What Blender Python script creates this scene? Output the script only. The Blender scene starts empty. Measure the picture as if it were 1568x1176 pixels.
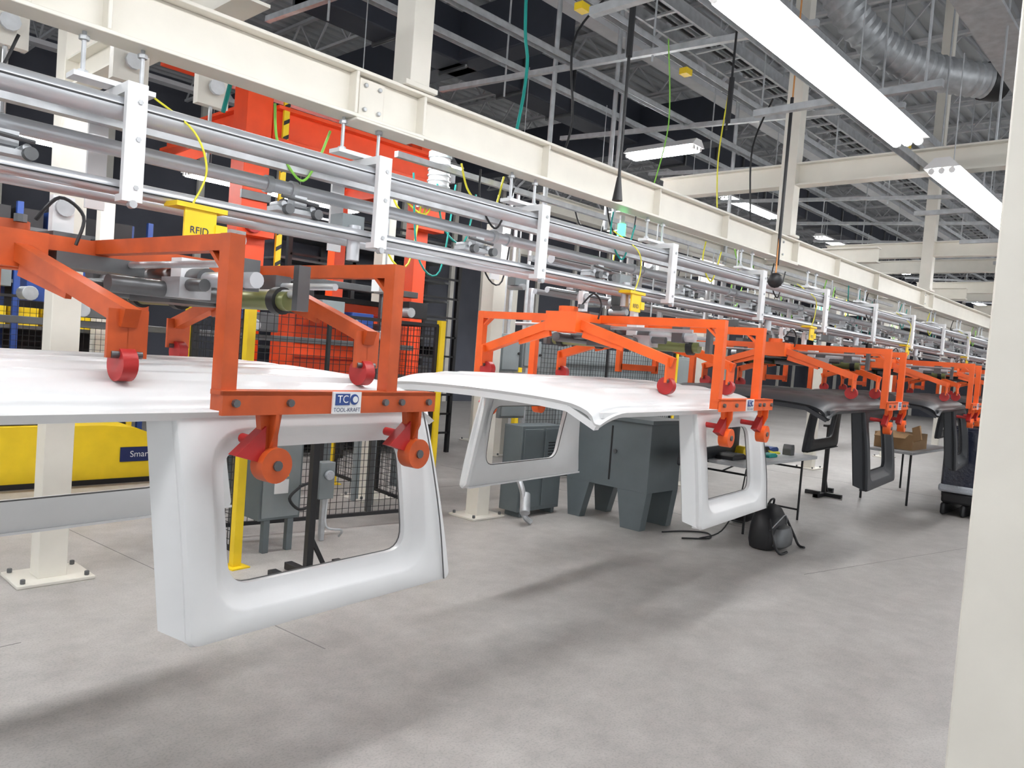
import bpy, math, random
from mathutils import Vector, Matrix
random.seed(4)
sc=bpy.context.scene
try: sc.view_settings.view_transform='Standard'
except Exception: pass

# ------------------------------------------------------------ materials
def mat(name,col,rough=.5,metal=0,var=.06,scale=6,bump=0,emit=0,coat=0,bscale=60,spec=.5):
    m=bpy.data.materials.new(name);m.use_nodes=True
    nt=m.node_tree;b=nt.nodes['Principled BSDF']
    b.inputs['Roughness'].default_value=rough;b.inputs['Metallic'].default_value=metal
    b.inputs['Specular IOR Level'].default_value=spec
    if coat: b.inputs['Coat Weight'].default_value=coat;b.inputs['Coat Roughness'].default_value=.12
    tc=nt.nodes.new('ShaderNodeTexCoord');n=nt.nodes.new('ShaderNodeTexNoise')
    n.inputs['Scale'].default_value=scale;n.inputs['Detail'].default_value=5
    nt.links.new(tc.outputs['Object'],n.inputs['Vector'])
    r=nt.nodes.new('ShaderNodeValToRGB')
    c=Vector(col)
    r.color_ramp.elements[0].position=.3;r.color_ramp.elements[1].position=.7
    r.color_ramp.elements[0].color=(*[max(0,x*(1-var)) for x in c],1)
    r.color_ramp.elements[1].color=(*[min(1,x*(1+var)) for x in c],1)
    nt.links.new(n.outputs['Fac'],r.inputs['Fac']);nt.links.new(r.outputs['Color'],b.inputs['Base Color'])
    if bump:
        n2=nt.nodes.new('ShaderNodeTexNoise');n2.inputs['Scale'].default_value=bscale
        nt.links.new(tc.outputs['Object'],n2.inputs['Vector'])
        bp=nt.nodes.new('ShaderNodeBump');bp.inputs['Strength'].default_value=bump;bp.inputs['Distance'].default_value=.01
        nt.links.new(n2.outputs['Fac'],bp.inputs['Height']);nt.links.new(bp.outputs['Normal'],b.inputs['Normal'])
    if emit:
        b.inputs['Emission Color'].default_value=(*col,1);b.inputs['Emission Strength'].default_value=emit
    return m
M={}
M['white']=mat('white_gelcoat',(.77,.78,.785),.34,var=.02,coat=.2)
M['wseam']=mat('panel_seam',(.12,.12,.12),.6)
M['dark']=mat('black_textured_panel',(.020,.022,.026),.45,spec=.4)
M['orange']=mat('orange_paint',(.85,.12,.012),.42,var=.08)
M['orange2']=mat('brown_orange_paint',(.50,.078,.013),.45,var=.18,scale=9)  # darker, browner orange with stronger tone variation, nearest carrier only
M['redrub']=mat('red_urethane',(.42,.018,.018),.4)
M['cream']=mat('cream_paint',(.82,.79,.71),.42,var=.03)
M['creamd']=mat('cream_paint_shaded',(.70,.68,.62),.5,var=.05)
M['alu']=mat('aluminium_tube',(.57,.59,.62),.36,.55,var=.05)
M['galv']=mat('galvanised_steel',(.50,.52,.54),.45,.5,var=.15,scale=12)
M['steel']=mat('dark_steel',(.14,.145,.15),.4,.7,var=.15)
M['black']=mat('black_plastic',(.012,.012,.014),.5)
M['yellow']=mat('safety_yellow',(.88,.62,.015),.45)
M['wplate']=mat('white_bracket_paint',(.80,.81,.82),.4,var=.03)
M['gray']=mat('grey_cabinet_paint',(.125,.15,.16),.45)
M['gray2']=mat('light_grey_enclosure',(.23,.26,.27),.45)
M['red']=mat('red_machine_paint',(.85,.075,.012),.45)
M['blue']=mat('blue_paint',(.02,.06,.25),.45)
M['navy']=mat('navy_ink',(.01,.02,.10),.5)
M['green']=mat('brass_green_roller',(.20,.22,.09),.35,.4)
M['teal']=mat('teal_hose',(.0,.30,.26),.5)
M['lime']=mat('lime_hose',(.25,.6,.08),.5)
M['ocord']=mat('orange_cord',(.65,.28,.08),.5)
M['ycord']=mat('yellow_cord',(.8,.75,.05),.5)
M['card']=mat('cardboard',(.45,.28,.14),.8)
M['table']=mat('table_plastic',(.50,.51,.52),.5)
M['lamp']=mat('fluorescent_tube',(.985,.99,1),.5,emit=38)
M['lamps']=mat('fluorescent_tube_dimmed',(.985,.99,1),.5,emit=21)
M['fix']=mat('fixture_enamel',(.8,.8,.8),.4)
M['glow']=mat('green_indicator',(.05,1,.25),.5,emit=6)
M['deck']=mat('roof_deck',(.42,.44,.46),.6,.1,var=.12,scale=1.2)
M['joist']=mat('joist_primer',(.50,.51,.53),.55,.1)
M['dgird']=mat('dark_girder',(.03,.035,.05),.6)
M['wall']=mat('wall_panel',(.075,.08,.10),.8,var=.3,scale=.6)
M['wrap']=mat('stretch_wrap_dark',(.02,.024,.045),.15,coat=1,bump=.8,bscale=25)
M['warn']=mat('warning_label',(.9,.45,.0),.5)
M['red2']=mat('estop_red',(.6,.01,.01),.4)
M['jt']=mat('joint_sealant',(.22,.21,.20),.7)
M['foil']=mat('clear_film',(.45,.48,.52),.2,bump=.6)

def concrete():
    m=bpy.data.materials.new('polished_concrete');m.use_nodes=True
    nt=m.node_tree;b=nt.nodes['Principled BSDF'];L=nt.links
    tc=nt.nodes.new('ShaderNodeTexCoord')
    def nz(s,d,ro=.6):
        n=nt.nodes.new('ShaderNodeTexNoise');n.inputs['Scale'].default_value=s;n.inputs['Detail'].default_value=d;n.inputs['Roughness'].default_value=ro
        L.new(tc.outputs['Object'],n.inputs['Vector']);return n
    a=nz(.5,6);c=nz(5,8,.7);e=nz(90,3)
    r1=nt.nodes.new('ShaderNodeValToRGB');r1.color_ramp.elements[0].position=.3;r1.color_ramp.elements[1].position=.72
    r1.color_ramp.elements[0].color=(.43,.405,.385,1);r1.color_ramp.elements[1].color=(.58,.555,.53,1)
    L.new(a.outputs['Fac'],r1.inputs['Fac'])
    r2=nt.nodes.new('ShaderNodeValToRGB');r2.color_ramp.elements[0].position=.35;r2.color_ramp.elements[1].position=.65
    r2.color_ramp.elements[0].color=(.78,.78,.78,1);r2.color_ramp.elements[1].color=(1.0,1.0,1.0,1)
    L.new(c.outputs['Fac'],r2.inputs['Fac'])
    mx=nt.nodes.new('ShaderNodeMix');mx.data_type='RGBA';mx.blend_type='MULTIPLY';mx.inputs[0].default_value=1
    L.new(r1.outputs['Color'],mx.inputs[6]);L.new(r2.outputs['Color'],mx.inputs[7])
    r3=nt.nodes.new('ShaderNodeValToRGB');r3.color_ramp.elements[0].position=.38;r3.color_ramp.elements[1].position=.5
    r3.color_ramp.elements[0].color=(.84,.84,.84,1);r3.color_ramp.elements[1].color=(1,1,1,1)
    L.new(e.outputs['Fac'],r3.inputs['Fac'])
    mx2=nt.nodes.new('ShaderNodeMix');mx2.data_type='RGBA';mx2.blend_type='MULTIPLY';mx2.inputs[0].default_value=1
    L.new(mx.outputs[2],mx2.inputs[6]);L.new(r3.outputs['Color'],mx2.inputs[7])
    L.new(mx2.outputs[2],b.inputs['Base Color'])
    mr=nt.nodes.new('ShaderNodeMapRange');mr.inputs[3].default_value=.34;mr.inputs[4].default_value=.55
    L.new(c.outputs['Fac'],mr.inputs[0]);L.new(mr.outputs[0],b.inputs['Roughness'])
    bp=nt.nodes.new('ShaderNodeBump');bp.inputs['Strength'].default_value=.12;bp.inputs['Distance'].default_value=.01
    L.new(c.outputs['Fac'],bp.inputs['Height']);L.new(bp.outputs['Normal'],b.inputs['Normal'])
    return m
M['conc']=concrete()

# ------------------------------------------------------------ builder
class B:
    def __init__(s): s.v=[];s.f=[];s.m=[];s.mats=[]
    def mi(s,k):
        if k not in s.mats: s.mats.append(k)
        return s.mats.index(k)
    def add(s,vs,fs,k):
        o=len(s.v);i=s.mi(k)
        s.v+= [tuple(p) for p in vs]
        for f in fs: s.f.append([o+j for j in f]);s.m.append(i)
    def box(s,lo,hi,k):
        x0,y0,z0=lo;x1,y1,z1=hi
        vs=[(x0,y0,z0),(x1,y0,z0),(x1,y1,z0),(x0,y1,z0),(x0,y0,z1),(x1,y0,z1),(x1,y1,z1),(x0,y1,z1)]
        s.add(vs,[(0,3,2,1),(4,5,6,7),(0,1,5,4),(1,2,6,5),(2,3,7,6),(3,0,4,7)],k)
    def cbox(s,c,d,k): s.box([c[i]-d[i]/2 for i in range(3)],[c[i]+d[i]/2 for i in range(3)],k)
    def beam(s,p,q,w,h,k,up=(0,0,1),off=(0,0)):
        p=Vector(p);q=Vector(q);d=(q-p).normalized();u=Vector(up)
        if abs(d.dot(u))>.98: u=Vector((1,0,0))
        sd=d.cross(u).normalized();u=sd.cross(d).normalized()
        o=sd*off[0]+u*off[1];vs=[]
        for e in (p,q):
            for a,b in((-1,-1),(1,-1),(1,1),(-1,1)): vs.append(e+o+sd*a*w/2+u*b*h/2)
        s.add(vs,[(0,1,2,3),(7,6,5,4),(0,4,5,1),(1,5,6,2),(2,6,7,3),(3,7,4,0)],k)
    def ibeam(s,p,q,w,h,k,t=.014):
        s.beam(p,q,w,t,k,off=(0,h/2-t/2));s.beam(p,q,w,t,k,off=(0,-h/2+t/2));s.beam(p,q,t,h-2*t,k)
    def cyl(s,p,q,r,k,n=16,r2=None,cap=True):
        p=Vector(p);q=Vector(q);d=(q-p).normalized();u=Vector((0,0,1))
        if abs(d.dot(u))>.98: u=Vector((1,0,0))
        a=d.cross(u).normalized();b=a.cross(d);vs=[];r2=r if r2 is None else r2
        for e,rr in((p,r),(q,r2)):
            for i in range(n):
                t=2*math.pi*i/n;vs.append(e+(a*math.cos(t)+b*math.sin(t))*rr)
        fs=[(i,(i+1)%n,n+(i+1)%n,n+i) for i in range(n)]
        if cap: fs+=[tuple(range(n))[::-1],tuple(range(n,2*n))]
        s.add(vs,fs,k)
    def tube(s,pts,r,k,n=8,smooth=True,rib=0):
        P=[Vector(p) for p in pts]
        if smooth and len(P)>2:
            Q=[];ns=6 if not rib else 14
            for i in range(len(P)-1):
                p0=P[max(i-1,0)];p1=P[i];p2=P[i+1];p3=P[min(i+2,len(P)-1)]
                for j in range(ns):
                    t=j/ns;Q.append(.5*((2*p1)+(p2-p0)*t+(2*p0-5*p1+4*p2-p3)*t*t+(3*p1-p0-3*p2+p3)*t**3))
            Q.append(P[-1]);P=Q
        vs=[];prev=None
        for i,p in enumerate(P):
            d=(P[min(i+1,len(P)-1)]-P[max(i-1,0)]).normalized()
            if prev is None:
                u=Vector((0,0,1)) if abs(d.z)<.9 else Vector((1,0,0));a=d.cross(u).normalized()
            else: a=(prev-d*prev.dot(d)).normalized()
            prev=a;b=a.cross(d);rr=r+(rib if i%2 else 0)
            for j in range(n):
                t=2*math.pi*j/n;vs.append(p+(a*math.cos(t)+b*math.sin(t))*rr)
        fs=[]
        for i in range(len(P)-1):
            for j in range(n): fs.append((i*n+j,i*n+(j+1)%n,(i+1)*n+(j+1)%n,(i+1)*n+j))
        fs+=[tuple(range(n))[::-1],tuple(range((len(P)-1)*n,len(P)*n))]
        s.add(vs,fs,k)
    def sphere(s,c,r,k,n=14,sq=(1,1,1)):
        vs=[];m=n//2
        for i in range(m+1):
            ph=math.pi*i/m
            for j in range(n):
                t=2*math.pi*j/n
                vs.append((c[0]+r*sq[0]*math.sin(ph)*math.cos(t),c[1]+r*sq[1]*math.sin(ph)*math.sin(t),c[2]+r*sq[2]*math.cos(ph)))
        s.add(vs,[(i*n+j,(i+1)*n+j,(i+1)*n+(j+1)%n,i*n+(j+1)%n) for i in range(m) for j in range(n)],k)
    def prism(s,poly,ax,a,b,k):
        n=len(poly);vs=[]
        for e in(a,b):
            for (u,v) in poly:
                vs.append({'x':(e,u,v),'y':(u,e,v),'z':(u,v,e)}[ax])
        s.add(vs,[(i,(i+1)%n,n+(i+1)%n,n+i) for i in range(n)]+[tuple(range(n))[::-1],tuple(range(n,2*n))],k)
    def text(s,txt,size,k,org,xd,yd,ext=.001):
        cu=bpy.data.curves.new('t','FONT');cu.body=txt;cu.size=size;cu.align_x='CENTER';cu.align_y='CENTER'
        ob=bpy.data.objects.new('t',cu);sc.collection.objects.link(ob)
        dg=bpy.context.evaluated_depsgraph_get();me=ob.evaluated_get(dg).to_mesh()
        xd=Vector(xd).normalized();yd=Vector(yd).normalized();o=Vector(org)
        s.add([o+xd*v.co.x+yd*v.co.y for v in me.vertices],[tuple(p.vertices) for p in me.polygons],k)
        ob.evaluated_get(dg).to_mesh_clear();bpy.data.objects.remove(ob);bpy.data.curves.remove(cu)
    def mesh(s,name):
        me=bpy.data.meshes.new(name);me.from_pydata(s.v,[],s.f)
        for k in s.mats: me.materials.append(M[k])
        me.polygons.foreach_set('material_index',s.m)
        me.polygons.foreach_set('use_smooth',[True]*len(s.f))
        me.update()
        try: me.set_sharp_from_angle(angle=math.radians(38))
        except Exception: pass
        return me
    def obj(s,name,bevel=0,mx=None):
        return place(s.mesh(name),name,bevel,mx)
def place(me,name,bevel=0,mx=None):
    o=bpy.data.objects.new(name,me);sc.collection.objects.link(o)
    if mx is not None: o.matrix_world=mx
    if bevel:
        b=o.modifiers.new('bevel','BEVEL');b.width=bevel;b.segments=2;b.limit_method='ANGLE';b.angle_limit=math.radians(50)
        b.harden_normals=False
    return o

# ------------------------------------------------------------ room shell
b=B();b.box((-8,-12,-.2),(44,18,0),'conc');b.obj('floor')
b=B()
def joint(p,q,w=.008): b.beam((p[0],p[1],.0006),(q[0],q[1],.0006),w,.001,'jt')
joint((2.02,7.5),(2.37,3.4),.006);joint((-3,4.0),(1.2,4.35),.006) ;joint((6.4,2.45),(9.5,1.75),.004);joint((7.3,8),(7.7,3.5));joint((12.5,8),(13,-1));joint((2.0,7.0),(14,6.2))
b.obj('floor_joint')
b=B();Z=7.2
ys=[];y=-12
while y<18: ys+=[(y,Z),(y+.09,Z),(y+.12,Z+.06),(y+.22,Z+.06)];y+=.25
vs=[];
for x in(-8,44):
    vs+=[(x,a,c) for a,c in ys]
n=len(ys);b.add(vs,[(i,i+1,n+i+1,n+i) for i in range(n-1)],'deck')
b.obj('ceiling')
b=B();b.box((-8,17.8,0),(44,18,7.3),'wall')
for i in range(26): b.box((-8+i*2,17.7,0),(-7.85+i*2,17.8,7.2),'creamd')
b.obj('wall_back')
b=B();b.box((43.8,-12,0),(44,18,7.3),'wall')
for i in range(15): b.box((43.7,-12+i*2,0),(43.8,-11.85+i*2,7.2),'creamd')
b.obj('wall_far')
b=B()
x=-2
while x<42:
    zt=7.15;zb=6.55
    b.beam((x,-10,zt),(x,17,zt),.08,.05,'joist');b.beam((x,-10,zb),(x,17,zb),.07,.045,'joist')
    y=-10;f=0
    while y<16.9:
        b.beam((x,y,zt if f else zb),(x,y+.5,zb if f else zt),.028,.028,'joist');y+=.5;f^=1
    x+=1.55
b.obj('roof_joists')
b=B()
for yy in(-3.5,5.8,13):
    b.beam((-8,yy,6.45),(44,yy,6.45),.2,.07,'joist');b.beam((-8,yy,5.6),(44,yy,5.6),.2,.07,'joist')
    x=-8;f=0
    while x<43:
        b.beam((x,yy,6.45 if f else 5.6),(x+.9,yy,5.6 if f else 6.45),.06,.06,'joist');x+=.9;f^=1
b.obj('roof_girders')
b=B()
b.beam((5,8.5,6.0),(30,8.5,6.0),.5,.7,'dgird');b.beam((7.5,6.5,6.0),(7.5,15,6.0),.4,.7,'dgird');b.beam((12,6.5,5.9),(12,15,5.9),.4,.8,'dgird')
x=5.0
while x<30: b.box((x,8.2,5.6),(x+.04,8.8,6.4),'steel');x+=1.2
b.obj('air_duct_trunk',.02)

# ------------------------------------------------------------ hardtops
def quarter(b,side,outer,win,k):
    def ysurf(z): 
        t=max(0,(z-.69)/.72);return side*(.82-.075*t**1.7)
    def shape(c,r,nc=6,ns=5):
        P=[];n=4
        for i in range(4):
            p=Vector(c[i]);a=Vector(c[i-1]);d=Vector(c[(i+1)%4])
            s1=p+(a-p).normalized()*r;s2=p+(d-p).normalized()*r
            for j in range(nc+1):
                t=j/nc;P.append((1-t)**2*s1+2*t*(1-t)*p+t*t*s2)
            nx=Vector(c[(i+1)%4]);e=nx+(p-nx).normalized()*r
            for j in range(1,ns+1): P.append(s2.lerp(e,j/(ns+1)))
        return P
    def grow(c,d):
        sg=[(-1,-1),(1,-1),(1,1),(-1,1)]
        return [(c[i][0]+sg[i][0]*d,c[i][1]+sg[i][1]*d) for i in range(4)]
    loops=[(shape(grow(outer,-.012),.03),.055),(shape(outer,.035),.02),(shape(grow(outer,-.006),.033),.004),(shape(grow(outer,-.016),.03),0),
           (shape(grow(win,.075),.14),0),(shape(grow(win,.066),.135),.005),(shape(grow(win,.036),.115),.042),(shape(grow(win,.014),.10),.052),(shape(win,.09),.054),(shape(win,.09),.08)]
    N=len(loops[0][0]);vs=[]
    for P,dep in loops:
        for p in P: vs.append((p.x,ysurf(p.y)-side*dep,p.y))
    fs=[]
    for l in range(len(loops)-1):
        for i in range(N):
            q=(l*N+i,l*N+(i+1)%N,(l+1)*N+(i+1)%N,(l+1)*N+i)
            fs.append(q if side<0 else q[::-1])
    b.add(vs,fs,k)
    inn=[(shape(grow(outer,-.012),.03),.055),(shape(grow(outer,-.05),.05),.075),(shape(grow(win,.05),.12),.095),(shape(win,.09),.08)]
    vs=[]
    for P,dep in inn:
        for p in P: vs.append((p.x,ysurf(p.y)-side*dep,p.y))
    fs=[]
    for l in range(3):
        for i in range(N):
            q=(l*N+i,l*N+(i+1)%N,(l+1)*N+(i+1)%N,(l+1)*N+i);fs.append(q[::-1] if side<0 else q)
    b.add(vs,fs,k)
    P=[Vector((p.x,ysurf(p.y)-side*.079,p.y)) for p in shape(grow(win,.001),.09)];P.append(P[0])
    b.tube(P,.004,'wseam' if k=='white' else 'steel',6,False)
def hardtop(k,name):
    b=B()
    prof=[(0,1.515),(.2,1.513),(.4,1.507),(.53,1.499),(.61,1.489),(.66,1.476),(.70,1.458),(.722,1.436),(.732,1.410),(.745,1.402),(.763,1.400)]
    def pz(y):
        y=abs(y)
        for i in range(len(prof)-1):
            if y<=prof[i+1][0]:
                t=(y-prof[i][0])/(prof[i+1][0]-prof[i][0]);return prof[i][1]*(1-t)+prof[i+1][1]*t
        return prof[-1][1]
    yl=[]
    for i in range(36): yl.append(i*.018)
    yl+=[.642,.655,.668,.68,.692,.703,.713,.72,.726,.731,.742,.763]
    yl=[-a for a in yl[:0:-1]]+yl
    xs=[-1.6,-1.59,-1.57,-1.54,-1.5,-1.45,-1.4,-1.35,-1.3,-1.27,-1.24]+[-1.2+i*.1 for i in range(16)]+[.34,.38,.42,.46,.5,.54,.58,.61,.63,.64]
    def rib(x,y):
        y=abs(y);v=0
        for c in(0,.2,.4,.57):
            w=.06 if c<.5 else .04
            v=max(v,min(1,max(0,(w-abs(y-c))/.014)))
        e=min(1,max(0,(x+1.3)/.1))*min(1,max(0,(.44-x)/.08))
        return .014*v*e
    def P(x,y,dz=0,sc_=1):
        z=pz(y)+rib(x,y)
        if x<-1.35: z-=.055*((-1.35-x)/.25)**1.8
        if x>.5: z-=.05*((x-.5)/.14)**2
        v=y/.763
        xx=x+(-.07*(1-v*v) if x<0 else .02*(1-v*v))*min(1,abs(x)/1.5)
        return (xx,y*sc_,z+dz)
    ny=len(yl);nx=len(xs);vs=[P(x,y) for x in xs for y in yl]+[P(min(max(x,-1.585),.63),y,-.024,.978) for x in xs for y in yl]
    fs=[];o=nx*ny
    for i in range(nx-1):
        for j in range(ny-1):
            q=(i*ny+j,(i+1)*ny+j,(i+1)*ny+j+1,i*ny+j+1);fs.append(q);fs.append(tuple(o+a for a in q[::-1]))
    for i in range(nx-1):
        for j in(0,ny-1):
            q=(i*ny+j,(i+1)*ny+j,o+(i+1)*ny+j,o+i*ny+j);fs.append(q if j else q[::-1])
    for j in range(ny-1):
        for i in(0,nx-1):
            q=(i*ny+j,i*ny+j+1,o+i*ny+j+1,o+i*ny+j);fs.append(q)
    b.add(vs,fs,k)
    quarter(b,-1,[(-.42,.69),(.75,.69),(.60,1.44),(-.47,1.41)],[(-.265,.84),(.525,.84),(.495,1.275),(-.29,1.275)],k)
    quarter(b,1,[(-.72,.70),(.76,.70),(.60,1.44),(-.62,1.41)],[(-.55,.86),(.34,.86),(.40,1.275),(-.56,1.275)],k)
    for (A,Bb,C,D) in(((-.405,-.79,.70),(-.465,-.715,.735),(-.51,-.655,1.40),(-.455,-.735,1.40)),((-.70,.79,.71),(-.76,.715,.745),(-.67,.655,1.40),(-.61,.735,1.40))):
        q=[Vector(A),Vector(Bb),Vector(C),Vector(D)];o_=Vector((.018,.012 if A[1]<0 else -.012,0))
        b.add(q+[p+o_ for p in q],[(0,1,2,3),(7,6,5,4),(0,4,5,1),(1,5,6,2),(2,6,7,3),(3,7,4,0)],k)
    for s_ in(-1,1):
        b.beam((-1.55,s_*.715,1.388),(-.46 if s_<0 else -.62,s_*.715,1.388),.06,.026,k)
        b.beam((-1.5,s_*.64,1.43),(.55,s_*.64,1.43),.06,.045,k)
    b.beam((.58,-.70,1.42),(.58,.70,1.42),.07,.045,k)
    for i in range(10):
        y0=-.73+i*.146;y1=y0+.146
        f=lambda y:(-1.56-.07*(1-(y/.763)**2),y,pz(y)-.085)
        b.beam(f(y0),f(y1+.004),.06,.03,k)
    if k=='white':
        b.tube([(.70,-.826,.70),(.657,-.818,.95),(.612,-.79,1.2),(.565,-.765,1.40)],.003,'wseam',6)
    b.box((-.1,-.67,1.37),(.5,-.64,1.42),k)
    b.beam((-.40,-.775,.70),(.73,-.775,.70),.05,.012,k);b.beam((-.68,.775,.71),(.74,.775,.71),.05,.012,k)
    return b.mesh(name)
meW=hardtop('white','white_hardtop_mesh');meD=hardtop('dark','dark_hardtop_mesh')
hubs=[1.38+2.95*k for k in range(8)]
ROT=math.radians(6)
for k,h in enumerate(hubs):
    off=.10 if k==1 else 0
    mx=Matrix.Translation((h+off,3.05,0))@Matrix.Rotation(ROT,4,'Z')
    place(meW if k<2 else meD,'vehicle_hardtop',0,mx)

# ------------------------------------------------------------ carriers
def carrier(o,name):
    b=B()
    b.beam((-.72,-.07,1.90),(.30,-.07,1.90),.05,.05,o);b.beam((-.72,.07,1.90),(.30,.07,1.90),.05,.05,o)
    b.cbox((-.66,0,1.865),(.16,.22,.12),o);b.cyl((-.66,0,1.80),(-.66,0,1.96),.06,o);b.cyl((-.66,-.09,1.95),(-.66,-.09,1.975),.02,'steel',8)
    b.cbox((.32,0,1.865),(.12,.2,.1),o)
    for cx,rx in((-.66,-.585),(.33,.33)):
        for s_ in(-1,1):
            p0=(cx,s_*.08,1.86);p1=(rx,s_*.69,1.665)
            b.beam(p0,p1,.05,.055,o)
            b.beam((cx,s_*.12,1.80),(cx+.5*(rx-cx),s_*.38,1.735),.02,.05,o)
            b.beam((rx-.028,s_*.67,1.69),(rx-.028,s_*.67,1.55),.012,.06,o);b.beam((rx+.028,s_*.67,1.69),(rx+.028,s_*.67,1.55),.012,.06,o)
            b.cyl((rx-.045,s_*.67,1.56),(rx+.045,s_*.67,1.56),.012,'steel',10)
            b.cyl((rx-.022,s_*.655,1.532),(rx+.022,s_*.655,1.532),.050,'redrub',24)
    for s_ in(-1,1):
        Y=s_*.88
        for gx in(-.40,.25):
            b.beam((gx,Y,1.42),(gx,Y,1.93),.05,.05,o)
            b.beam((gx,Y+s_*.0245,1.905),(gx,s_*.04,1.905),.048,.048,o)
            b.beam((gx,Y-s_*.02,1.83),(gx,Y-s_*.10,1.90),.04,.012,o)
        F0=Y+s_*.03;F1=Y+s_*.045
        b.box((-.43,min(F0,F1),1.408),(.46,max(F0,F1),1.478),o)
        b.box((-.43,min(Y-s_*.02,F1),1.466),(.46,max(Y-s_*.02,F1),1.480),o)
        for gx in(-.39,-.2,.2,.28,.42): b.cyl((gx,F1-s_*.002,1.444),(gx,F1+s_*.012,1.444),.012,'steel',8)
        for hx in(-.24,.385):
            H0=Y-s_*.012;H1=Y+s_*.012
            b.prism([(hx-.045,1.44),(hx+.045,1.44),(hx+.03,1.34),(hx+.03,1.25),(hx-.03,1.25),(hx-.03,1.34)],'y',min(H0,H1),max(H0,H1),o)
            b.prism([(Y-.01,1.41),(Y-s_*-.045,1.41),(Y-s_*-.045,1.36),(Y-.0,1.26)],'x',hx-.006,hx+.006,o)
            b.cyl((hx+.01,Y+s_*.045,1.25),(hx+.01,Y-s_*.015,1.25),.055,o,24)
            b.cyl((hx+.01,Y+s_*.052,1.25),(hx+.01,Y+s_*.045,1.25),.016,'steel',10)
            pr=[(hx-.12,1.285),(hx-.02,1.255),(hx-.02,1.37)]
            b.prism(pr,'y',Y-.02,Y+.02,'redrub')
            b.cyl((hx,Y-s_*.01,1.31),(hx,Y-s_*.13,1.315),.016,'redrub',12)
    b.box((-.035,-.932,1.408),(.085,-.925,1.480),'wplate')
    b.box((-.026,-.934,1.436),(.034,-.932,1.474),'blue');b.text('TC',.036,'wplate',(.004,-.935,1.455),(1,0,0),(0,0,1))
    b.cyl((.054,-.932,1.455),(.054,-.934,1.455),.018,'blue',18);b.cyl((.057,-.934,1.455),(.057,-.935,1.455),.011,'wplate',18)
    b.text('TOOL-KRAFT',.019,'navy',(.025,-.9335,1.420),(1,0,0),(0,0,1))
    b.cyl((-.12,-.60,1.83),(-.12,.60,1.83),.028,'alu');b.cyl((-.12,-.30,1.83),(-.12,.30,1.83),.042,'steel',20)
    b.cyl((.05,-.62,1.80),(.05,.62,1.80),.016,'alu',12);b.cyl((.05,-.56,1.775),(.05,-.10,1.775),.036,'green',20);b.cyl((.05,.10,1.775),(.05,.56,1.775),.036,'green',20)
    b.cyl((-.30,-.66,1.86),(-.30,.66,1.86),.012,'galv',10)
    for yy in(-.5,-.18,.18,.5):
        b.cbox((-.12,yy,1.85),(.11,.07,.11),'wplate' if abs(yy)<.3 else 'steel')
        b.cyl((.05,yy-.02,1.775),(.05,yy+.02,1.775),.05,'black',20)
    b.cyl((.17,-.66,1.84),(.17,.66,1.84),.013,'alu',10)
    b.box((.02,-.64,1.74),(.07,-.61,1.90),'steel');b.box((.02,.61,1.74),(.07,.64,1.90),'steel')
    b.cbox((-.40,0,1.85),(.3,.2,.05),'steel')
    b.cyl((-.22,-.45,1.80),(-.22,.45,1.80),.022,'steel',14);b.cbox((-.2,-.3,1.79),(.12,.12,.07),'galv');b.cbox((.17,-.3,1.84),(.07,.1,.08),'steel')
    b.cyl((-.45,-.25,1.78),(-.05,-.25,1.78),.03,'steel',16);b.cyl((-.40,.25,1.78),(.2,.25,1.78),.03,'steel',16);b.cbox((-.05,.0,1.77),(.25,.3,.06),'steel')
    for hx in(-.5,.18):
        b.cbox((hx,0,1.99),(.07,.03,.16),'wplate');b.cyl((hx,-.03,2.03),(hx,.03,2.03),.03,'galv',14);b.cbox((hx,0,1.93),(.12,.18,.02),'steel')
    b.tube([(-.60,-.05,1.97),(-.55,-.1,2.05),(-.48,-.12,2.0),(-.5,-.12,1.9)],.006,'black',6)
    b.box((-.13,-.14,1.985),(.0,-.13,2.11),'yellow');b.box((-.17,-.15,2.10),(.04,-.06,2.118),'yellow');b.cbox((.02,-.13,2.03),(.05,.03,.05),'yellow')
    b.text('RFID',.038,'navy',(-.07,-.142,2.02),(1,0,0),(0,0,1))
    b.tube([(-.1,-.14,2.12),(-.06,-.15,2.25),(-.12,-.15,2.38),(-.2,0,2.5)],.004,'ycord',6)
    return b.mesh(name)
cn=carrier('orange2','carrier_mesh_brown');cf=carrier('orange','carrier_mesh')
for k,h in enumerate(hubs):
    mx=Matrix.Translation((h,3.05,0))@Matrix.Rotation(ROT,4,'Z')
    place(cn if k==0 else cf,'overhead_hardtop_carrier',.003,mx)

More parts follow.
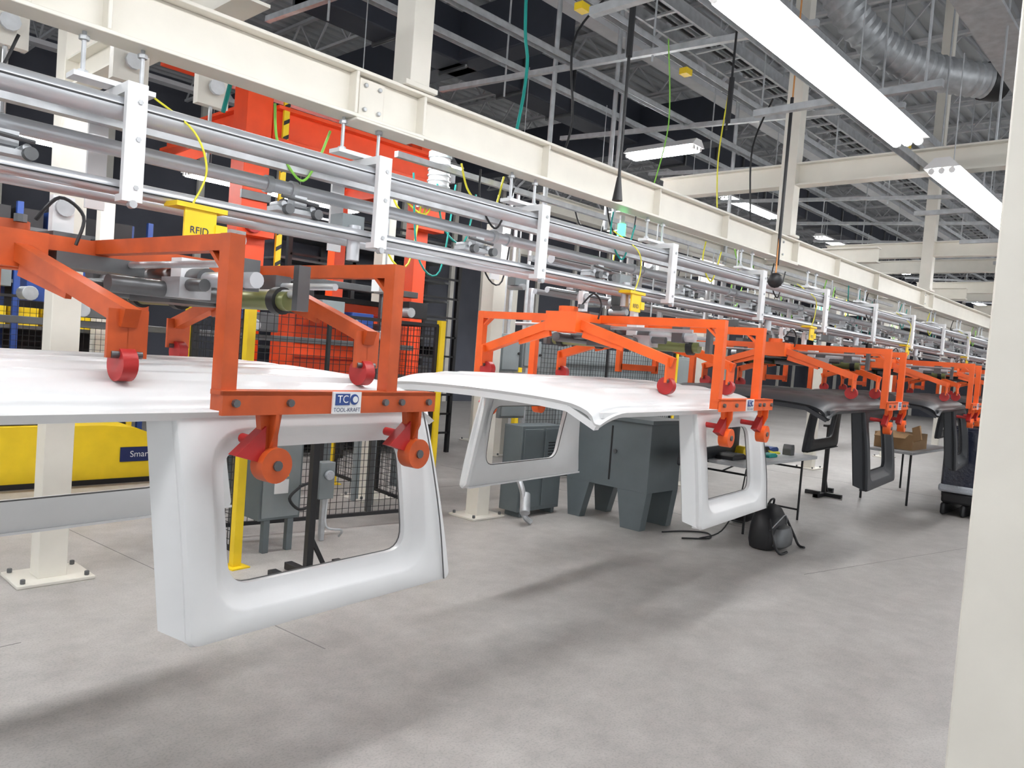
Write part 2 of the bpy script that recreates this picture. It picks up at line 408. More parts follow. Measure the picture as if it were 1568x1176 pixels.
# ------------------------------------------------------------ conveyor rails
bx=[-.1,1.07,2.16,3.29,4.68,6.1,7.49,8.9,10.3,11.7,13.1,14.5,15.9,17.3,18.7,20.1,22,24,26]
def rails(name,Y,zo,lo,hi,br):
    b=B()
    b.cyl((lo,Y-.09,2.41+zo),(hi,Y-.09,2.41+zo),.042,'alu',24)
    b.box((lo,Y-.1345,2.411+zo),(hi,Y-.128,2.417+zo),'black')
    b.cyl((lo,Y+.07,2.30+zo),(hi,Y+.07,2.30+zo),.03,'alu',20)
    b.beam((lo,Y+.16,2.42+zo),(hi,Y+.16,2.42+zo),.05,.05,'galv')
    b.cyl((lo,Y-.07,2.135+zo),(hi,Y-.07,2.135+zo),.028,'alu',16);b.box((lo,Y-.1005,2.128+zo),(hi,Y-.096,2.133+zo),'black')
    b.cyl((lo,Y+.07,2.12+zo),(hi,Y+.07,2.12+zo),.025,'alu',16)
    for x in br:
        b.box((x-.035,Y-.165,2.105+zo),(x+.035,Y-.138,2.46+zo),'wplate')
        b.box((x-.035,Y-.165,2.08+zo),(x+.035,Y-.10,2.105+zo),'wplate')
        b.box((x-.035,Y-.165,2.46+zo),(x+.035,Y+.22,2.495+zo),'wplate')
        b.box((x-.035,Y+.20,2.08+zo),(x+.035,Y+.215,2.46+zo),'wplate')
        b.box((x-.17,Y-.04,2.497+zo),(x+.11,Y+.04,2.515+zo),'wplate')
        b.cyl((x,Y-.15,2.07+zo),(x,Y-.18,2.07+zo),.014,'galv',10)
        for z in(2.13,2.43,2.3): b.cyl((x+.01,Y-.164,z+zo),(x+.01,Y-.170,z+zo),.009,'galv',6)
        for dx in(-.13,.07):
            b.cyl((x+dx,Y,2.50+zo),(x+dx,Y,2.69+zo),.008,'galv',8);b.cyl((x+dx,Y,2.515+zo),(x+dx,Y,2.53+zo),.018,'galv',6);b.cyl((x+dx,Y,2.635+zo),(x+dx,Y,2.65+zo),.018,'galv',6)
    x=lo+.5;i=0
    while x<min(hi,16):
        b.cbox((x,Y,2.19+zo),(.20,.08,.02),'galv')
        for dx in(-.07,.07):
            b.cyl((x+dx,Y-.10,2.185+zo),(x+dx,Y-.07,2.185+zo),.022,'steel',14);b.cyl((x+dx,Y-.05,2.21+zo),(x+dx,Y+.05,2.21+zo),.014,'galv',10)
        b.cbox((x+.02,Y,2.235+zo),(.06,.06,.05),'galv');b.cyl((x-.09,Y-.06,2.24+zo),(x+.09,Y-.06,2.23+zo),.008,'steel',8)
        if i%2: b.cbox((x+.3,Y+.02,2.20+zo),(.12,.1,.06),'gray2');b.cyl((x+.3,Y-.04,2.02+zo),(x+.3,Y-.04,2.18+zo),.03,'alu',14)
        i+=1;x+=1.1
    x=lo+.9
    while x<min(hi,16):
        for d in(0,.12): b.cyl((x+d,Y+.07,2.30+zo),(x+d+.03,Y+.07,2.30+zo),.038,'galv',16)
        x+=1.4
    x=lo+1.2;i=0
    while x<min(hi,18):
        k=('ycord','black','lime','black','teal')[i%5]
        b.tube([(x,Y+.1,2.66+zo),(x+.05,Y+.14,2.5+zo),(x+.16,Y+.12,2.36+zo),(x+.24,Y+.12,2.46+zo),(x+.3,Y+.12,2.62+zo)],.006,k,6)
        x+=1.27;i+=1
    b.obj(name)
rails('conveyor_rail',3.05,0,-2,27,bx)
rails('conveyor_rail',4.55,.10,5.2,27,[x+.4 for x in bx if x>5])

# ------------------------------------------------------------ main cream support beam
b=B();Y=3.05
b.ibeam((-2,Y,2.775),(28,Y,2.775),.13,.22,'cream',.016)
b.box((-2,Y-.0,2.89),(28,Y+.04,2.905),'alu')
for x in(2.05,2.45,6.5,6.95,11,11.4,1.0,.75): b.box((x-.008,Y-.064,2.681),(x+.008,Y+.064,2.869),'cream')
for x in(2.25,6.75,11.2,15.6): 
    b.box((x-.2,Y-.07,2.652),(x+.2,Y+.07,2.664),'cream');b.box((x-.16,Y-.022,2.69),(x-.02,Y-.008,2.86),'cream')
    for dx in(-.13,-.05):
        for dz in(2.72,2.83): b.cyl((x+dx,Y-.02,dz),(x+dx,Y-.035,dz),.011,'galv',6)
for x in(3.4,4.6,5.6,8,9.2): b.box((x-.006,Y-.06,2.681),(x+.006,Y+.06,2.869),'cream')
for x in(2.40,6.78,11.2,15.6,20): 
    b.box((x-.06,Y-.07,2.91),(x+.06,Y+.07,7.1),'cream');b.box((x-.1,Y-.09,2.886),(x+.1,Y+.09,2.91),'cream')
b.obj('overhead_support_beam',.003)

def hsec(b,x,y,z0,z1,s,k):
    b.box((x-s/2,y-s/2,z0),(x+s/2,y+s/2,z1),k)
b=B()
for x in(6.78,11.2,15.6,20,24.4):
    b.ibeam((x+.02,-3,3.44),(x+.02,4.4,3.44),.14,.20,'cream')
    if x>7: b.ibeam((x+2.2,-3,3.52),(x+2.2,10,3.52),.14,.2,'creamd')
b.ibeam((8.7,.3,3.42),(28,.3,3.42),.16,.2,'cream');b.ibeam((11,1.0,3.3),(28,1.0,3.3),.14,.2,'cream')
b.obj('cross_beam')
b=B()
hsec(b,2.17+.125,.44-.125,0,6.9,.25,'cream');b.box((2.02,.1,0),(2.57,.6,.02),'cream')
b.obj('steel_column',.006)
def post(x,y,h,s=.165):
    b=B();hsec(b,x,y,.02,h,s,'cream');b.box((x-.22,y-.18,0),(x+.22,y+.18,.022),'cream')
    for dx in(-.18,.18):
        for dy in(-.14,.14): b.cyl((x+dx,y+dy,.02),(x+dx,y+dy,.05),.016,'steel',6)
    b.obj('steel_column',.005)
for x,y,h in((1.62,5.39,3.48),(5.45,5.39,2.9),(9.6,5.39,3.5),(13.8,5.39,3.5)): post(x,y,h)
for x,y in((5.0,6.6),(3.3,9.65),(9,8.5),(14,8),(1.4,12),(12,0.35),(17,.35),(18,5.4),(22,5.4),(9.9,10)): post(x,y,3.3,.15)
b=B()
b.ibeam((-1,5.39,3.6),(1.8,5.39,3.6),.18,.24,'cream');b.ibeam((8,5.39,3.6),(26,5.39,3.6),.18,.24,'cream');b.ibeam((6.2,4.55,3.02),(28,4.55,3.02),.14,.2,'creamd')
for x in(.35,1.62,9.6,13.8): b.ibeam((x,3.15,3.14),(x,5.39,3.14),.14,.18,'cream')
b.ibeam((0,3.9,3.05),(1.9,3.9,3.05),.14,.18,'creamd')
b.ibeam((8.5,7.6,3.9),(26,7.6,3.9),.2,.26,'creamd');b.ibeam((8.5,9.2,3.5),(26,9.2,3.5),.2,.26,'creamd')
for x in(.2,.9,1.4,1.8):
    b.cbox((x,3.9,2.87),(.16,.05,.18),'creamd');b.cyl((x,3.85,2.87),(x,3.83,2.87),.04,'galv',10);b.cyl((x,3.9,2.5),(x,3.9,2.8),.01,'galv',8)
b.obj('mezzanine_framework')

# ------------------------------------------------------------ red lift
b=B();Y=7.0
for x,s in((3.65,.26),(5.75,.18)):
    hsec(b,x,Y,1.3,4.3,s,'red');hsec(b,x,Y,0,1.3,s-.02,'gray')
hsec(b,5.75,Y+1.6,1.3,4.2,.16,'red');hsec(b,5.75,Y+1.6,0,1.3,.14,'gray')
b.ibeam((3.8,Y-.1,3.66),(5.95,Y-.1,3.66),.22,.34,'red',.035);b.ibeam((2.9,Y+.25,4.12),(6.0,Y+.25,4.12),.18,.22,'red',.03)
b.ibeam((5.75,Y+.2,3.5),(5.75,Y+1.6,3.5),.18,.22,'red',.03);b.ibeam((3.65,Y+.2,3.7),(3.65,Y+1.9,3.7),.18,.22,'red',.03)
b.ibeam((2.0,Y,3.42),(3.55,Y,3.42),.18,.16,'red',.025);b.beam((2.9,Y-.02,3.1),(3.55,Y-.02,3.5),.10,.10,'red')
b.box((3.40,Y-.3,2.55),(3.78,Y-.14,2.78),'red');b.cyl((3.55,Y-.35,2.66),(3.55,Y-.14,2.66),.09,'redrub');b.box((5.5,Y-.3,2.95),(5.9,Y-.12,3.2),'red')
for z in(2.2,2.9,3.3): b.box((3.5,Y-.16,z),(3.8,Y-.13,z+.08),'steel')
z=2.0
b.box((3.86,Y-.2,1.9),(3.92,Y-.17,4.2),'yellow')
while z<4.1: b.prism([(3.86,z),(3.92,z+.04),(3.92,z+.08),(3.86,z+.04)],'y',Y-.205,Y-.2,'black');z+=.15
b.obj('red_lift_gantry',.004)
b=B()
b.box((3.75,6.2,1.25),(4.85,6.6,2.02),'red')
for i in range(5): b.box((3.77,6.185,1.3+i*.15),(4.83,6.2,1.312+i*.15),'redrub')
b.box((3.7,6.18,2.0),(4.87,6.62,2.05),'black')
for x in(3.8,4.75):
    for y in(6.25,6.5): b.box((x,y,0),(x+.06,y+.06,1.25),'gray2')
b.obj('red_machine_enclosure',.004)
b=B()
for x in(5.3,6.3,7.3,8.3):
    for y in(9.0,9.8): b.box((x-.03,y-.03,0),(x+.03,y+.03,3.3),'black')
for i in range(11):
    b.box((5.3,8.97,.3+i*.3),(8.3,9.0,.33+i*.3),'black');b.box((5.3,9.2,.26+i*.3),(8.3,9.7,.29+i*.3),'steel')
b.box((5.3,9.82,0),(8.3,9.85,3.3),'dgird')
for i in range(10): b.box((5.4+i*.29,9.15,1.2+.3*(i%4)+.01),(5.6+i*.29,9.5,1.35+.3*(i%4)),random.choice(['steel','navy','gray2','black']))
b.obj('storage_rack')

# ------------------------------------------------------------ safety fence
def fence(p,q,h,name='safety_fence',z0=.12,posts=(1,1)):
    b=B();p=Vector((*p,0));q=Vector((*q,0));d=(q-p);L=d.length;d.normalize()
    def at(t,z): return tuple(p+d*t+Vector((0,0,z)))
    for t,on in((0,posts[0]),(L,posts[1])):
        if on:
            b.beam(at(t,0),at(t,h+.05),.06,.06,'yellow');b.beam(at(t-.08,.005),at(t+.08,.005),.14,.01,'yellow')
    for z in(z0,h): b.beam(at(.04,z),at(L-.04,z),.03,.03,'black')
    for t in(.05,L/2,L-.05): b.beam(at(t,z0),at(t,h),.03,.03,'black')
    t=.05
    while t<L: b.beam(at(t,z0),at(t,h),.004,.004,'black');t+=.06
    z=z0
    while z<h: b.beam(at(0.03,z),at(L-.03,z),.004,.004,'black');z+=.06
    b.obj(name)
fence((2.68,5.0),(2.60,5.75),1.85,posts=(1,1));fence((2.60,5.75),(4.85,5.45),1.85,posts=(0,1))
fence((4.85,5.45),(5.1,7.4),1.85,posts=(0,1));fence((0.2,9.45),(3.6,9.45),1.85);fence((6.9,6.3),(10.5,6.3),1.85)

b=B();b.box((2.95,5.2,.25),(3.3,5.45,.95),'gray');b.box((2.97,5.19,.27),(3.28,5.2,.93),'gray2')
b.prism([(3.06,.58),(3.18,.58),(3.12,.70)],'y',5.18,5.19,'warn');b.box((3.06,5.183,.45),(3.18,5.19,.56),'wplate')
b.box((3.0,5.2,0),(3.05,5.25,.25),'gray');b.box((3.2,5.2,0),(3.25,5.25,.25),'gray')
b.cyl((3.0,5.19,.88),(3.0,5.17,.88),.018,'glow');b.cyl((3.22,5.19,.88),(3.22,5.165,.88),.022,'red2')
b.tube([(3.25,5.15,.5),(3.36,5.13,.52),(3.38,5.13,.38),(3.25,5.12,.33),(3.16,5.13,.42),(3.25,5.14,.5)],.012,'black')
b.obj('control_cabinet',.006)
b=B();b.box((3.52,5.28,.35),(3.66,5.38,.65),'gray2');b.cyl((3.59,5.27,.55),(3.59,5.24,.55),.04,'foil')
b.box((3.57,5.30,0),(3.61,5.34,.35),'galv');b.tube([(3.6,5.28,.35),(3.55,5.2,.15),(3.7,5.2,.1),(3.75,5.3,.02)],.01,'galv')
b.obj('sensor_junction_box',.005)

def stand(x,y,h,name='black_stand'):
    b=B();b.beam((x,y,.04),(x,y,h),.05,.05,'black');b.beam((x-.28,y,.025),(x+.28,y,.025),.06,.05,'black');b.beam((x,y-.25,.03),(x,y+.25,.03),.06,.05,'black')
    for dx in(-.25,.25): b.box((x+dx-.03,y-.04,0),(x+dx+.03,y+.04,.09),'black')
    b.box((x-.15,y-.03,h-.03),(x+.15,y+.03,h),'black');b.beam((x,y,.30),(x+.14,y,.05),.02,.03,'black');b.obj(name,.003)
stand(2.96,4.52,1.25);stand(10.86,4.0,1.0)

b=B();pr=[(0.2,0.02),(0.2,.58),(2.95,.60),(3.25,.57),(3.5,.47),(3.68,.30),(3.74,.12),(3.74,0.02)]
b.prism(pr,'y',8.3,9.0,'yellow')
b.box((3.10,8.285,.22),(3.66,8.3,.37),'navy');b.text('SmartKart',.09,'wplate',(3.38,8.28,.295),(1,0,0),(0,0,1))
b.box((0.2,8.28,0),(3.7,8.31,.05),'black');b.box((1.4,8.4,.6),(2.4,8.9,.63),'steel')
b.obj('yellow_guided_cart',.01)

# ------------------------------------------------------------ grey equipment
b=B();b.box((5.72,5.1,.06),(6.37,5.35,.93),'gray');b.box((5.75,5.09,.1),(6.03,5.1,.9),'gray');b.box((6.07,5.09,.1),(6.34,5.1,.9),'gray')
for x in(5.78,6.28): b.box((x,5.12,0),(x+.05,5.32,.06),'gray')
for i in range(6): b.box((6.12,5.083,.6+i*.03),(6.3,5.09,.612+i*.03),'black')
b.cyl((5.66,4.95,.28),(5.56,4.85,.12),.05,'galv');b.tube([(5.7,5.15,.5),(5.62,4.95,.3),(5.6,4.9,.1),(5.66,4.85,.02)],.03,'galv')
b.obj('grey_control_cabinet',.008)
b=B()
b.box((6.42,4.05,.38),(7.0,5.05,1.08),'gray');b.box((6.39,4.02,1.06),(7.03,5.08,1.10),'gray')
for x in(6.42,6.9):
    b.prism([(4.05,.38),(4.4,.38),(4.33,0),(4.1,0)],'x',x,x+.1,'gray');b.prism([(4.75,.38),(5.05,.38),(5.0,0),(4.85,0)],'x',x,x+.1,'gray')
b.box((6.415,4.5,.45),(6.42,4.52,1.0),'black');b.cyl((6.41,4.45,.75),(6.39,4.45,.75),.02,'steel')
b.obj('grey_machine_base',.012)
b=B()
for (x0,x1,z0,z1) in((5.85,6.15,1.45,1.85),(6.2,6.5,1.5,1.8),(5.9,6.3,.95,1.38)):
    b.box((x0,5.62,z0),(x1,5.82,z1),'gray2');b.box((x0+.02,5.6,z0+.02),(x1-.02,5.62,z1-.02),'gray2');b.cyl((x1-.04,5.6,(z0+z1)/2),(x1-.04,5.58,(z0+z1)/2),.015,'black')
b.box((5.8,5.83,0),(5.86,5.88,2.4),'galv');b.box((6.5,5.83,0),(6.56,5.88,2.4),'galv');b.box((5.8,5.82,1.4),(6.56,5.86,1.44),'galv')
for x in(5.95,6.05,6.3): b.cyl((x,5.72,1.8),(x,5.72,3.4),.02,'galv',10)
b.cyl((6.1,5.6,1.2),(6.1,5.55,1.2),.03,'red2')
b.obj('electrical_disconnect_rack',.005)
b=B();b.box((8.0,6.6,.1),(11.6,7.3,1.8),'gray2')
for i in range(5): b.box((8.02+i*.72,6.585,.15),(8.68+i*.72,6.6,1.76),'gray2');b.box((8.6+i*.72,6.57,.9),(8.63+i*.72,6.585,1.1),'black')
b.box((8,6.65,0),(11.6,7.25,.1),'black')
b.obj('electrical_enclosure_bank',.008)
b=B();b.box((7.1,3.4,.70),(8.95,4.12,.735),'table')
for x in(7.35,8.7):
    for y in(3.47,4.05): b.cyl((x,y,0),(x,y,.70),.013,'black',8)
    b.cyl((x,3.47,.12),(x,4.05,.12),.011,'black',8);b.cyl((x,3.47,.6),(x,4.05,.6),.011,'black',8);b.beam((x,3.76,.6),(8.0,3.76,.70),.015,.015,'black')
b.obj('folding_table',.004)
b=B()
for (x,y,w,d,h,k) in((7.4,3.7,.3,.2,.06,'black'),(7.85,3.8,.16,.12,.1,'yellow'),(8.1,3.6,.2,.1,.04,'teal'),(8.35,3.85,.25,.18,.08,'black'),(8.6,3.6,.1,.1,.12,'steel'),(7.65,3.55,.12,.08,.05,'red2'),(8.75,3.9,.2,.15,.05,'blue')):
    b.box((x-w/2,y-d/2,.736),(x+w/2,y+d/2,.736+h*.6),k);b.prism([(x-w/2,.736+h*.6),(x+w/2,.736+h*.6),(x+w*.3,.736+h),(x-w*.3,.736+h)],'y',y-d/2,y+d/2,k)
b.tube([(8.2,3.7,.75),(8.3,3.6,.78),(8.45,3.65,.75),(8.4,3.8,.77),(8.25,3.75,.75)],.008,'ycord')
b.obj('hand_tools',.004)
b=B();b.sphere((7.9,3.75,.18),.17,'black',16,(1.2,1,1.0));b.sphere((8.25,3.8,.12),.12,'black',14,(1.2,1,.95));b.tube([(7.8,3.6,.3),(7.9,3.55,.38),(8.0,3.6,.3)],.012,'black');b.obj('tool_bag')
b=B();b.tube([(6.55,3.7,.010),(6.8,3.55,.010),(7.0,3.68,.010),(6.85,3.85,.010),(6.6,3.95,.010)],.008,'black');b.tube([(7.05,3.35,.7),(6.95,3.35,.4),(6.85,3.45,.1),(6.7,3.6,.012)],.007,'black');b.obj('power_cable')
def bag(P,k='black'):
    n=20;vs=[]
    for (z,rx,ry,ox,oy) in P:
        for j in range(n):
            t=2*math.pi*j/n;c=math.cos(t);s=math.sin(t);e=.62
            vs.append((7.06+ox+rx*math.copysign(abs(c)**e,c),3.08+oy+ry*math.copysign(abs(s)**e,s),z))
    fs=[(i*n+j,i*n+(j+1)%n,(i+1)*n+(j+1)%n,(i+1)*n+j) for i in range(len(P)-1) for j in range(n)]+[tuple(range(n))[::-1],tuple(range((len(P)-1)*n,len(P)*n))]
    b.add(vs,fs,k)
b=B()
bag([(0,.18,.10,0,0),(.015,.205,.125,0,0),(.08,.215,.14,0,0),(.2,.205,.135,.0,0),(.3,.175,.12,.02,.01),(.37,.12,.09,.04,.02),(.405,.05,.04,.05,.02)])
bag([(.03,.13,.05,0,-.13),(.05,.155,.07,0,-.13),(.14,.155,.075,0,-.13),(.21,.13,.06,.01,-.12),(.235,.07,.03,.01,-.11)],'steel')
b.tube([(7.03,3.1,.38),(7.06,3.08,.45),(7.13,3.08,.45),(7.16,3.1,.38)],.010,'black');b.tube([(6.88,3.0,.3),(6.80,2.9,.1),(6.82,2.85,.02),(6.95,2.84,.02)],.012,'black');b.tube([(7.25,3.0,.28),(7.34,2.95,.12),(7.36,2.9,.02),(7.3,2.82,.02)],.012,'black')
b.tube([(6.87,2.98,.2),(6.95,2.93,.3),(7.08,2.94,.33),(7.2,2.97,.28),(7.25,2.99,.2)],.005,'galv')
b.obj('backpack')
b=B();b.box((11.1,2.05,.30),(12.1,2.62,1.12),'wrap');b.box((11.12,2.1,.9),(12.05,2.58,1.15),'wrap')
b.box((11.08,2.03,.30),(12.12,2.64,.40),'foil');b.box((11.1,2.06,.16),(12.1,2.6,.30),'black')
for y in(2.06,2.31,2.54): b.box((11.1,y,0),(12.1,y+.06,.16),'black')
b.obj('wrapped_pallet',.03)
b=B();b.box((11.2,3.0,.70),(13.2,3.7,.735),'table')
for x in(11.3,13.1):
    for y in(3.05,3.65): b.cyl((x,y,0),(x,y,.7),.015,'black',8)
b.obj('folding_table',.004)
b=B();b.box((11.5,3.1,.735),(12.2,3.6,.95),'card');b.beam((11.5,3.1,.95),(11.4,2.98,1.0),.02,.2,'card');b.beam((11.48,3.35,.95),(11.32,3.35,.90),.4,.01,'card')
b.obj('cardboard_box',.003)
b=B()
for x in(-.5,1.2,2.5,3.9):
    for y in(9.9,10.5): b.box((x-.03,y-.03,0),(x+.03,y+.03,2.9),'blue')
for z in(.5,1.0,1.5,2.0,2.6):
    b.box((-.5,9.9,z),(3.9,10.5,z+.04),'steel')
    for i in range(13):
        kk='yellow' if z==1.5 else ('black' if (i+int(z*2))%3 else 'blue')
        b.box((-.4+i*.32,9.92,z+.04),(-.14+i*.32,10.2,z+.24),kk)
b.box((-.5,10.5,.5),(3.9,10.52,2.8),'black')
b.obj('parts_shelf')

# ------------------------------------------------------------ machinery behind rails
b=B()
def motor(x,y,z,s=1):
    b.cyl((x,y,z),(x,y,z+.28*s),.09*s,'wplate',18);b.cyl((x,y,z+.28*s),(x,y,z+.33*s),.1*s,'gray2',18);b.cbox((x-.02,y,z-.07*s),(.24*s,.2*s,.14*s),'wplate')
    b.cbox((x+.11*s,y,z+.15*s),(.06*s,.1*s,.1*s),'galv');b.cyl((x-.2*s,y,z-.07*s),(x-.12*s,y,z-.07*s),.06*s,'galv')
    for i in range(5): b.cyl((x,y,z+.04*s+i*.045*s),(x,y,z+.05*s+i*.045*s),.1*s,'galv',18)
for x,y,z in((4.3,5.0,2.95),(7.6,4.9,2.85),(11,4.9,2.9)): motor(x,y,z)
for i in range(34):
    x=random.uniform(3.4,14);y=random.choice([4.0,4.3,4.9,5.1]);z=random.uniform(1.95,2.6)
    w=random.uniform(.08,.26)
    b.cbox((x,y,z),(w,.10,random.uniform(.06,.16)),random.choice(['galv','steel','gray2','wplate','steel','black']))
    b.cyl((x,y-.1,z-.05),(x,y+.1,z-.05),.03,'galv',12)
    b.cyl((x,y,z),(x,y,2.95),.008,'galv',6)
for i in range(18):
    x=random.uniform(3,14);y=random.uniform(3.9,5.2);z=random.uniform(2.3,2.9)
    b.tube([(x,y,3.0),(x+.1,y,z),(x+.3,y-.05,z-.1),(x+.45,y,3.0)],.008,random.choice(['black','black','ycord','lime','teal','ocord']),6)
b.beam((3.3,4.3,2.95),(14,4.3,2.95),.04,.04,'galv');b.beam((3.3,5.0,2.93),(14,5.0,2.93),.04,.04,'galv')
for x in(5.1,6.0,6.12,8.4): b.cyl((x,4.5,2.9),(x,4.5,7.1),.022,'galv',12)
b.obj('conveyor_drive_units')
b=B()
for i in range(14):
    x=.7+i*.33;z=1.75+.25*((i*7)%4)/3
    b.cbox((x,6.05,z),(.24,.16,.16),('steel','black','gray2','blue')[i%4]);b.cyl((x-.1,5.95,z-.03),(x-.1,6.1,z-.03),.05,'galv',14)
b.beam((.4,6.05,2.15),(5.0,6.05,2.15),.10,.06,'steel');b.beam((.4,6.05,1.62),(5.0,6.05,1.62),.08,.05,'steel')
for x in(.5,3.2,4.6): b.beam((x,6.05,0),(x,6.05,2.15),.05,.05,'steel')
b.obj('transfer_machine',.004)
b=B()
for x in(6.2,9.4,12.5,3.0+12.8):
    for dx in(0,.65): b.beam((x+dx,4.35,1.55),(x+dx,4.35,2.0),.05,.05,'orange')
    b.beam((x-.3,4.35,2.0),(x+.9,4.35,2.0),.05,.05,'orange');b.beam((x,4.35,1.6),(x+.65,4.35,1.6),.05,.06,'orange')
    b.beam((x+.3,4.35,2.0),(x+.3,4.45,2.2),.05,.05,'galv')
b.obj('return_line_frames',.003)

# ------------------------------------------------------------ ceiling services
b=B()
for Yc,Zc in((1.95,3.40),(2.35,3.9),(3.5,4.15),(4.3,4.15),(5.1,4.3)):
    for s_ in(-.03,.03): b.beam((1,Yc+s_,Zc),(28,Yc+s_,Zc),.004,.05,'galv')
    b.beam((1,Yc,Zc+.025),(28,Yc,Zc+.025),.064,.004,'galv')
x=3.2
while x<27:
    b.beam((x,1.4,3.46),(x,2.6,3.46),.045,.045,'galv');b.beam((x,2.2,4.0),(x,6.0,4.22),.045,.045,'galv')
    for y in(1.5,2.4,3.5,5.1): b.cyl((x,y,3.48 if y<2.2 else 4.0),(x,y,7.1),.009,'galv',6)
    x+=1.9
for y in(3.75,4.1): b.beam((4,y,4.75),(28,y,4.75),.025,.1,'galv')
x=4
while x<28: b.beam((x,3.75,4.72),(x,4.1,4.72),.03,.02,'galv');x+=.3
b.box((4,1.45,4.5),(28,1.75,4.53),'galv');b.box((3,2.9,4.6),(28,3.3,4.62),'galv')
for y in(2.9,3.3): b.box((3,y-.005,4.6),(28,y+.005,4.7),'galv')
for i in range(4): b.tube([(4,3.82+i*.06,4.77),(10,3.84+i*.05,4.78),(28,3.82+i*.06,4.77)],.014,'black' if i%2 else 'gray2',6,False)
for (x,y,z) in((5.6,3.5,4.08),(4.2,3.5,4.08),(7.6,2.35,3.83)): b.cbox((x,y,z),(.09,.07,.05),'yellow')
b.obj('ceiling_cable_tray')
def lamp(x0,x1,y,z,ax='x',w=.26,name='fluorescent_light',mt='lamp'):
    b=B()
    P=[(y-w/2-.02,z),(y+w/2+.02,z),(y+w/2-.05,z+.07),(y-w/2+.05,z+.07)]
    b.prism(P,ax,x0,x1,'fix')
    for dy in(-w*.33,0,w*.33):
        p=(x0+.04,y+dy,z-.022);q=(x1-.04,y+dy,z-.022)
        if ax=='y': p=(p[1],p[0],p[2]);q=(q[1],q[0],q[2])
        b.cyl(p,q,.026,mt,12)
        for e,s_ in((p,-1),(q,1)):
            e2=(e[0]+(s_*.03 if ax=='x' else 0),e[1]+(s_*.03 if ax=='y' else 0),e[2]);b.cyl(e,e2,.022,'fix',8)
    x=x0+.3
    while x<x1:
        if ax=='x': b.cyl((x,y,z+.07),(x,y,z+.9),.004,'galv',6)
        x+=1.2
    b.obj(name)
for x0,x1 in((-2.2,.2),(.35,2.75),(2.85,5.3),(6.05,8.5),(9.3,11.7),(12.6,15)): lamp(x0,x1,1.62,3.2,w=.2,mt='lamps')
lamp(4.15,5.0,7.0,3.9,'y',.2)
for x in(-1.4,1.9,4.9,7.9,10.9,14): lamp(x,x+2.4,4.9,3.36,w=.2)  # added tube row, hidden behind the main beam, to brighten the left floor
for x in(.6,3.9): lamp(x,x+2.4,9.0,3.45,w=.2)
for x in(16,21,26): lamp(5.8,7.4,x,3.9,'y',.25);lamp(.5,2.6,x+2,3.9,'y',.25)
for x in(8,13,18,23,28,34): 
    lamp(x,x+2.4,-3.2,4.6);lamp(x,x+2.4,11.5,5.2)
    if x>9: lamp(x+1.5,x+3.9,7.9,5.2)
# flexible spiral duct drop
b=B()
b.tube([(8.0,3.6,7.0),(8.05,3.5,6.2),(8.2,3.3,5.6),(8.6,3.0,5.2),(9.1,2.6,5.02),(9.6,2.2,5.0)],.17,'galv',20,True,.018)
b.cyl((9.58,2.22,5.0),(9.72,2.10,5.0),.20,'black',20);b.cyl((8.0,3.6,6.9),(8.0,3.6,7.15),.20,'galv',20)
b.obj('spiral_air_duct')
def cord(name,pts,r,k,extra=None):
    b=B();b.tube(pts,r,k,8)
    if extra: extra(b)
    b.obj(name)
cord('black_cord_drop',[(3.56,2.6,7.1),(3.56,2.6,5),(3.56,2.6,2.6)],.009,'black',lambda b:(b.cyl((3.56,2.6,3.35),(3.56,2.6,3.75),.018,'black'),b.cyl((3.56,2.6,2.55),(3.56,2.6,2.68),.03,'black',r2=.012)))
cord('ball_weight_cord',[(5.3,2.42,7.1),(5.3,2.42,4),(5.28,2.42,2.35)],.006,'ocord',lambda b:(b.cyl((5.29,2.42,2.42),(5.29,2.42,3.6),.012,'black'),b.sphere((5.28,2.42,2.31),.055,'black')))
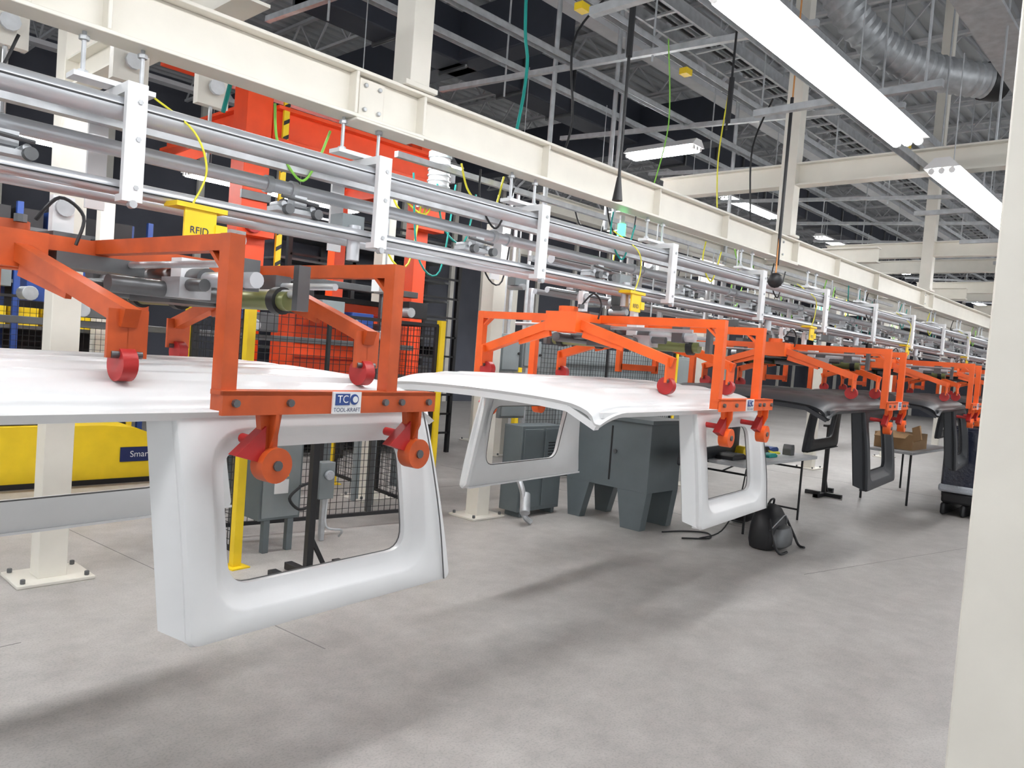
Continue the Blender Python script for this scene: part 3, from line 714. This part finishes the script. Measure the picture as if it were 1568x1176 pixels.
cord('air_hose_drop',[(3.45,3.3,7.0),(3.42,3.3,4),(3.48,3.3,3.4),(3.42,3.3,2.95)],.010,'teal')
cord('air_hose_drop',[(1.58,3.3,3.0),(1.62,3.3,2.85),(1.58,3.3,2.6)],.010,'teal')
cord('black_cord_drop',[(4.75,2.6,7.1),(4.75,2.6,4.2),(4.72,2.6,3.25)],.008,'black',lambda b:b.cyl((4.73,2.6,3.3),(4.74,2.6,3.6),.018,'black'))
cord('black_cord_drop',[(6.6,3.2,4.1),(6.3,3.2,3.6),(6.35,3.2,3.1),(6.4,3.2,2.95)],.008,'black')
cord('black_cord_drop',[(4.2,3.3,4.1),(3.9,3.3,3.7),(3.95,3.3,3.2),(3.85,3.3,2.9)],.008,'black')
cord('yellow_cord_drop',[(6.0,3.3,4.1),(5.9,3.3,3.4),(6.0,3.3,2.8)],.006,'ycord')
cord('lime_cord_drop',[(5.0,3.3,4.1),(5.1,3.3,3.5),(4.95,3.3,2.95)],.005,'lime')
b=B();b.cyl((4.6,3.3,2.55),(4.6,3.3,2.64),.03,'glow',14);b.cyl((4.6,3.3,2.5),(4.6,3.3,2.55),.034,'black',14);b.cyl((4.6,3.3,2.64),(4.6,3.3,2.70),.02,'galv');b.obj('stack_light')

# ------------------------------------------------------------ world & camera
w=bpy.data.worlds.new('w');sc.world=w;w.use_nodes=True
w.node_tree.nodes['Background'].inputs[0].default_value=(.95,.975,1,1);w.node_tree.nodes['Background'].inputs[1].default_value=1.2
cam=bpy.data.cameras.new('camera');co=bpy.data.objects.new('camera',cam);sc.collection.objects.link(co);sc.camera=co
cam.sensor_width=36;cam.lens=27.09;cam.clip_start=.05;cam.clip_end=200
th=math.radians(42.8);p=.04;r=.077
F=Vector((math.cos(th)*math.cos(p),math.sin(th)*math.cos(p),-math.sin(p)));R0=Vector((math.sin(th),-math.cos(th),0));U0=R0.cross(F)
R=R0*math.cos(r)+U0*math.sin(r);U=U0*math.cos(r)-R0*math.sin(r)
m=Matrix((R,U,-F)).transposed().to_4x4();m.translation=(0,0,1.65);co.matrix_world=m
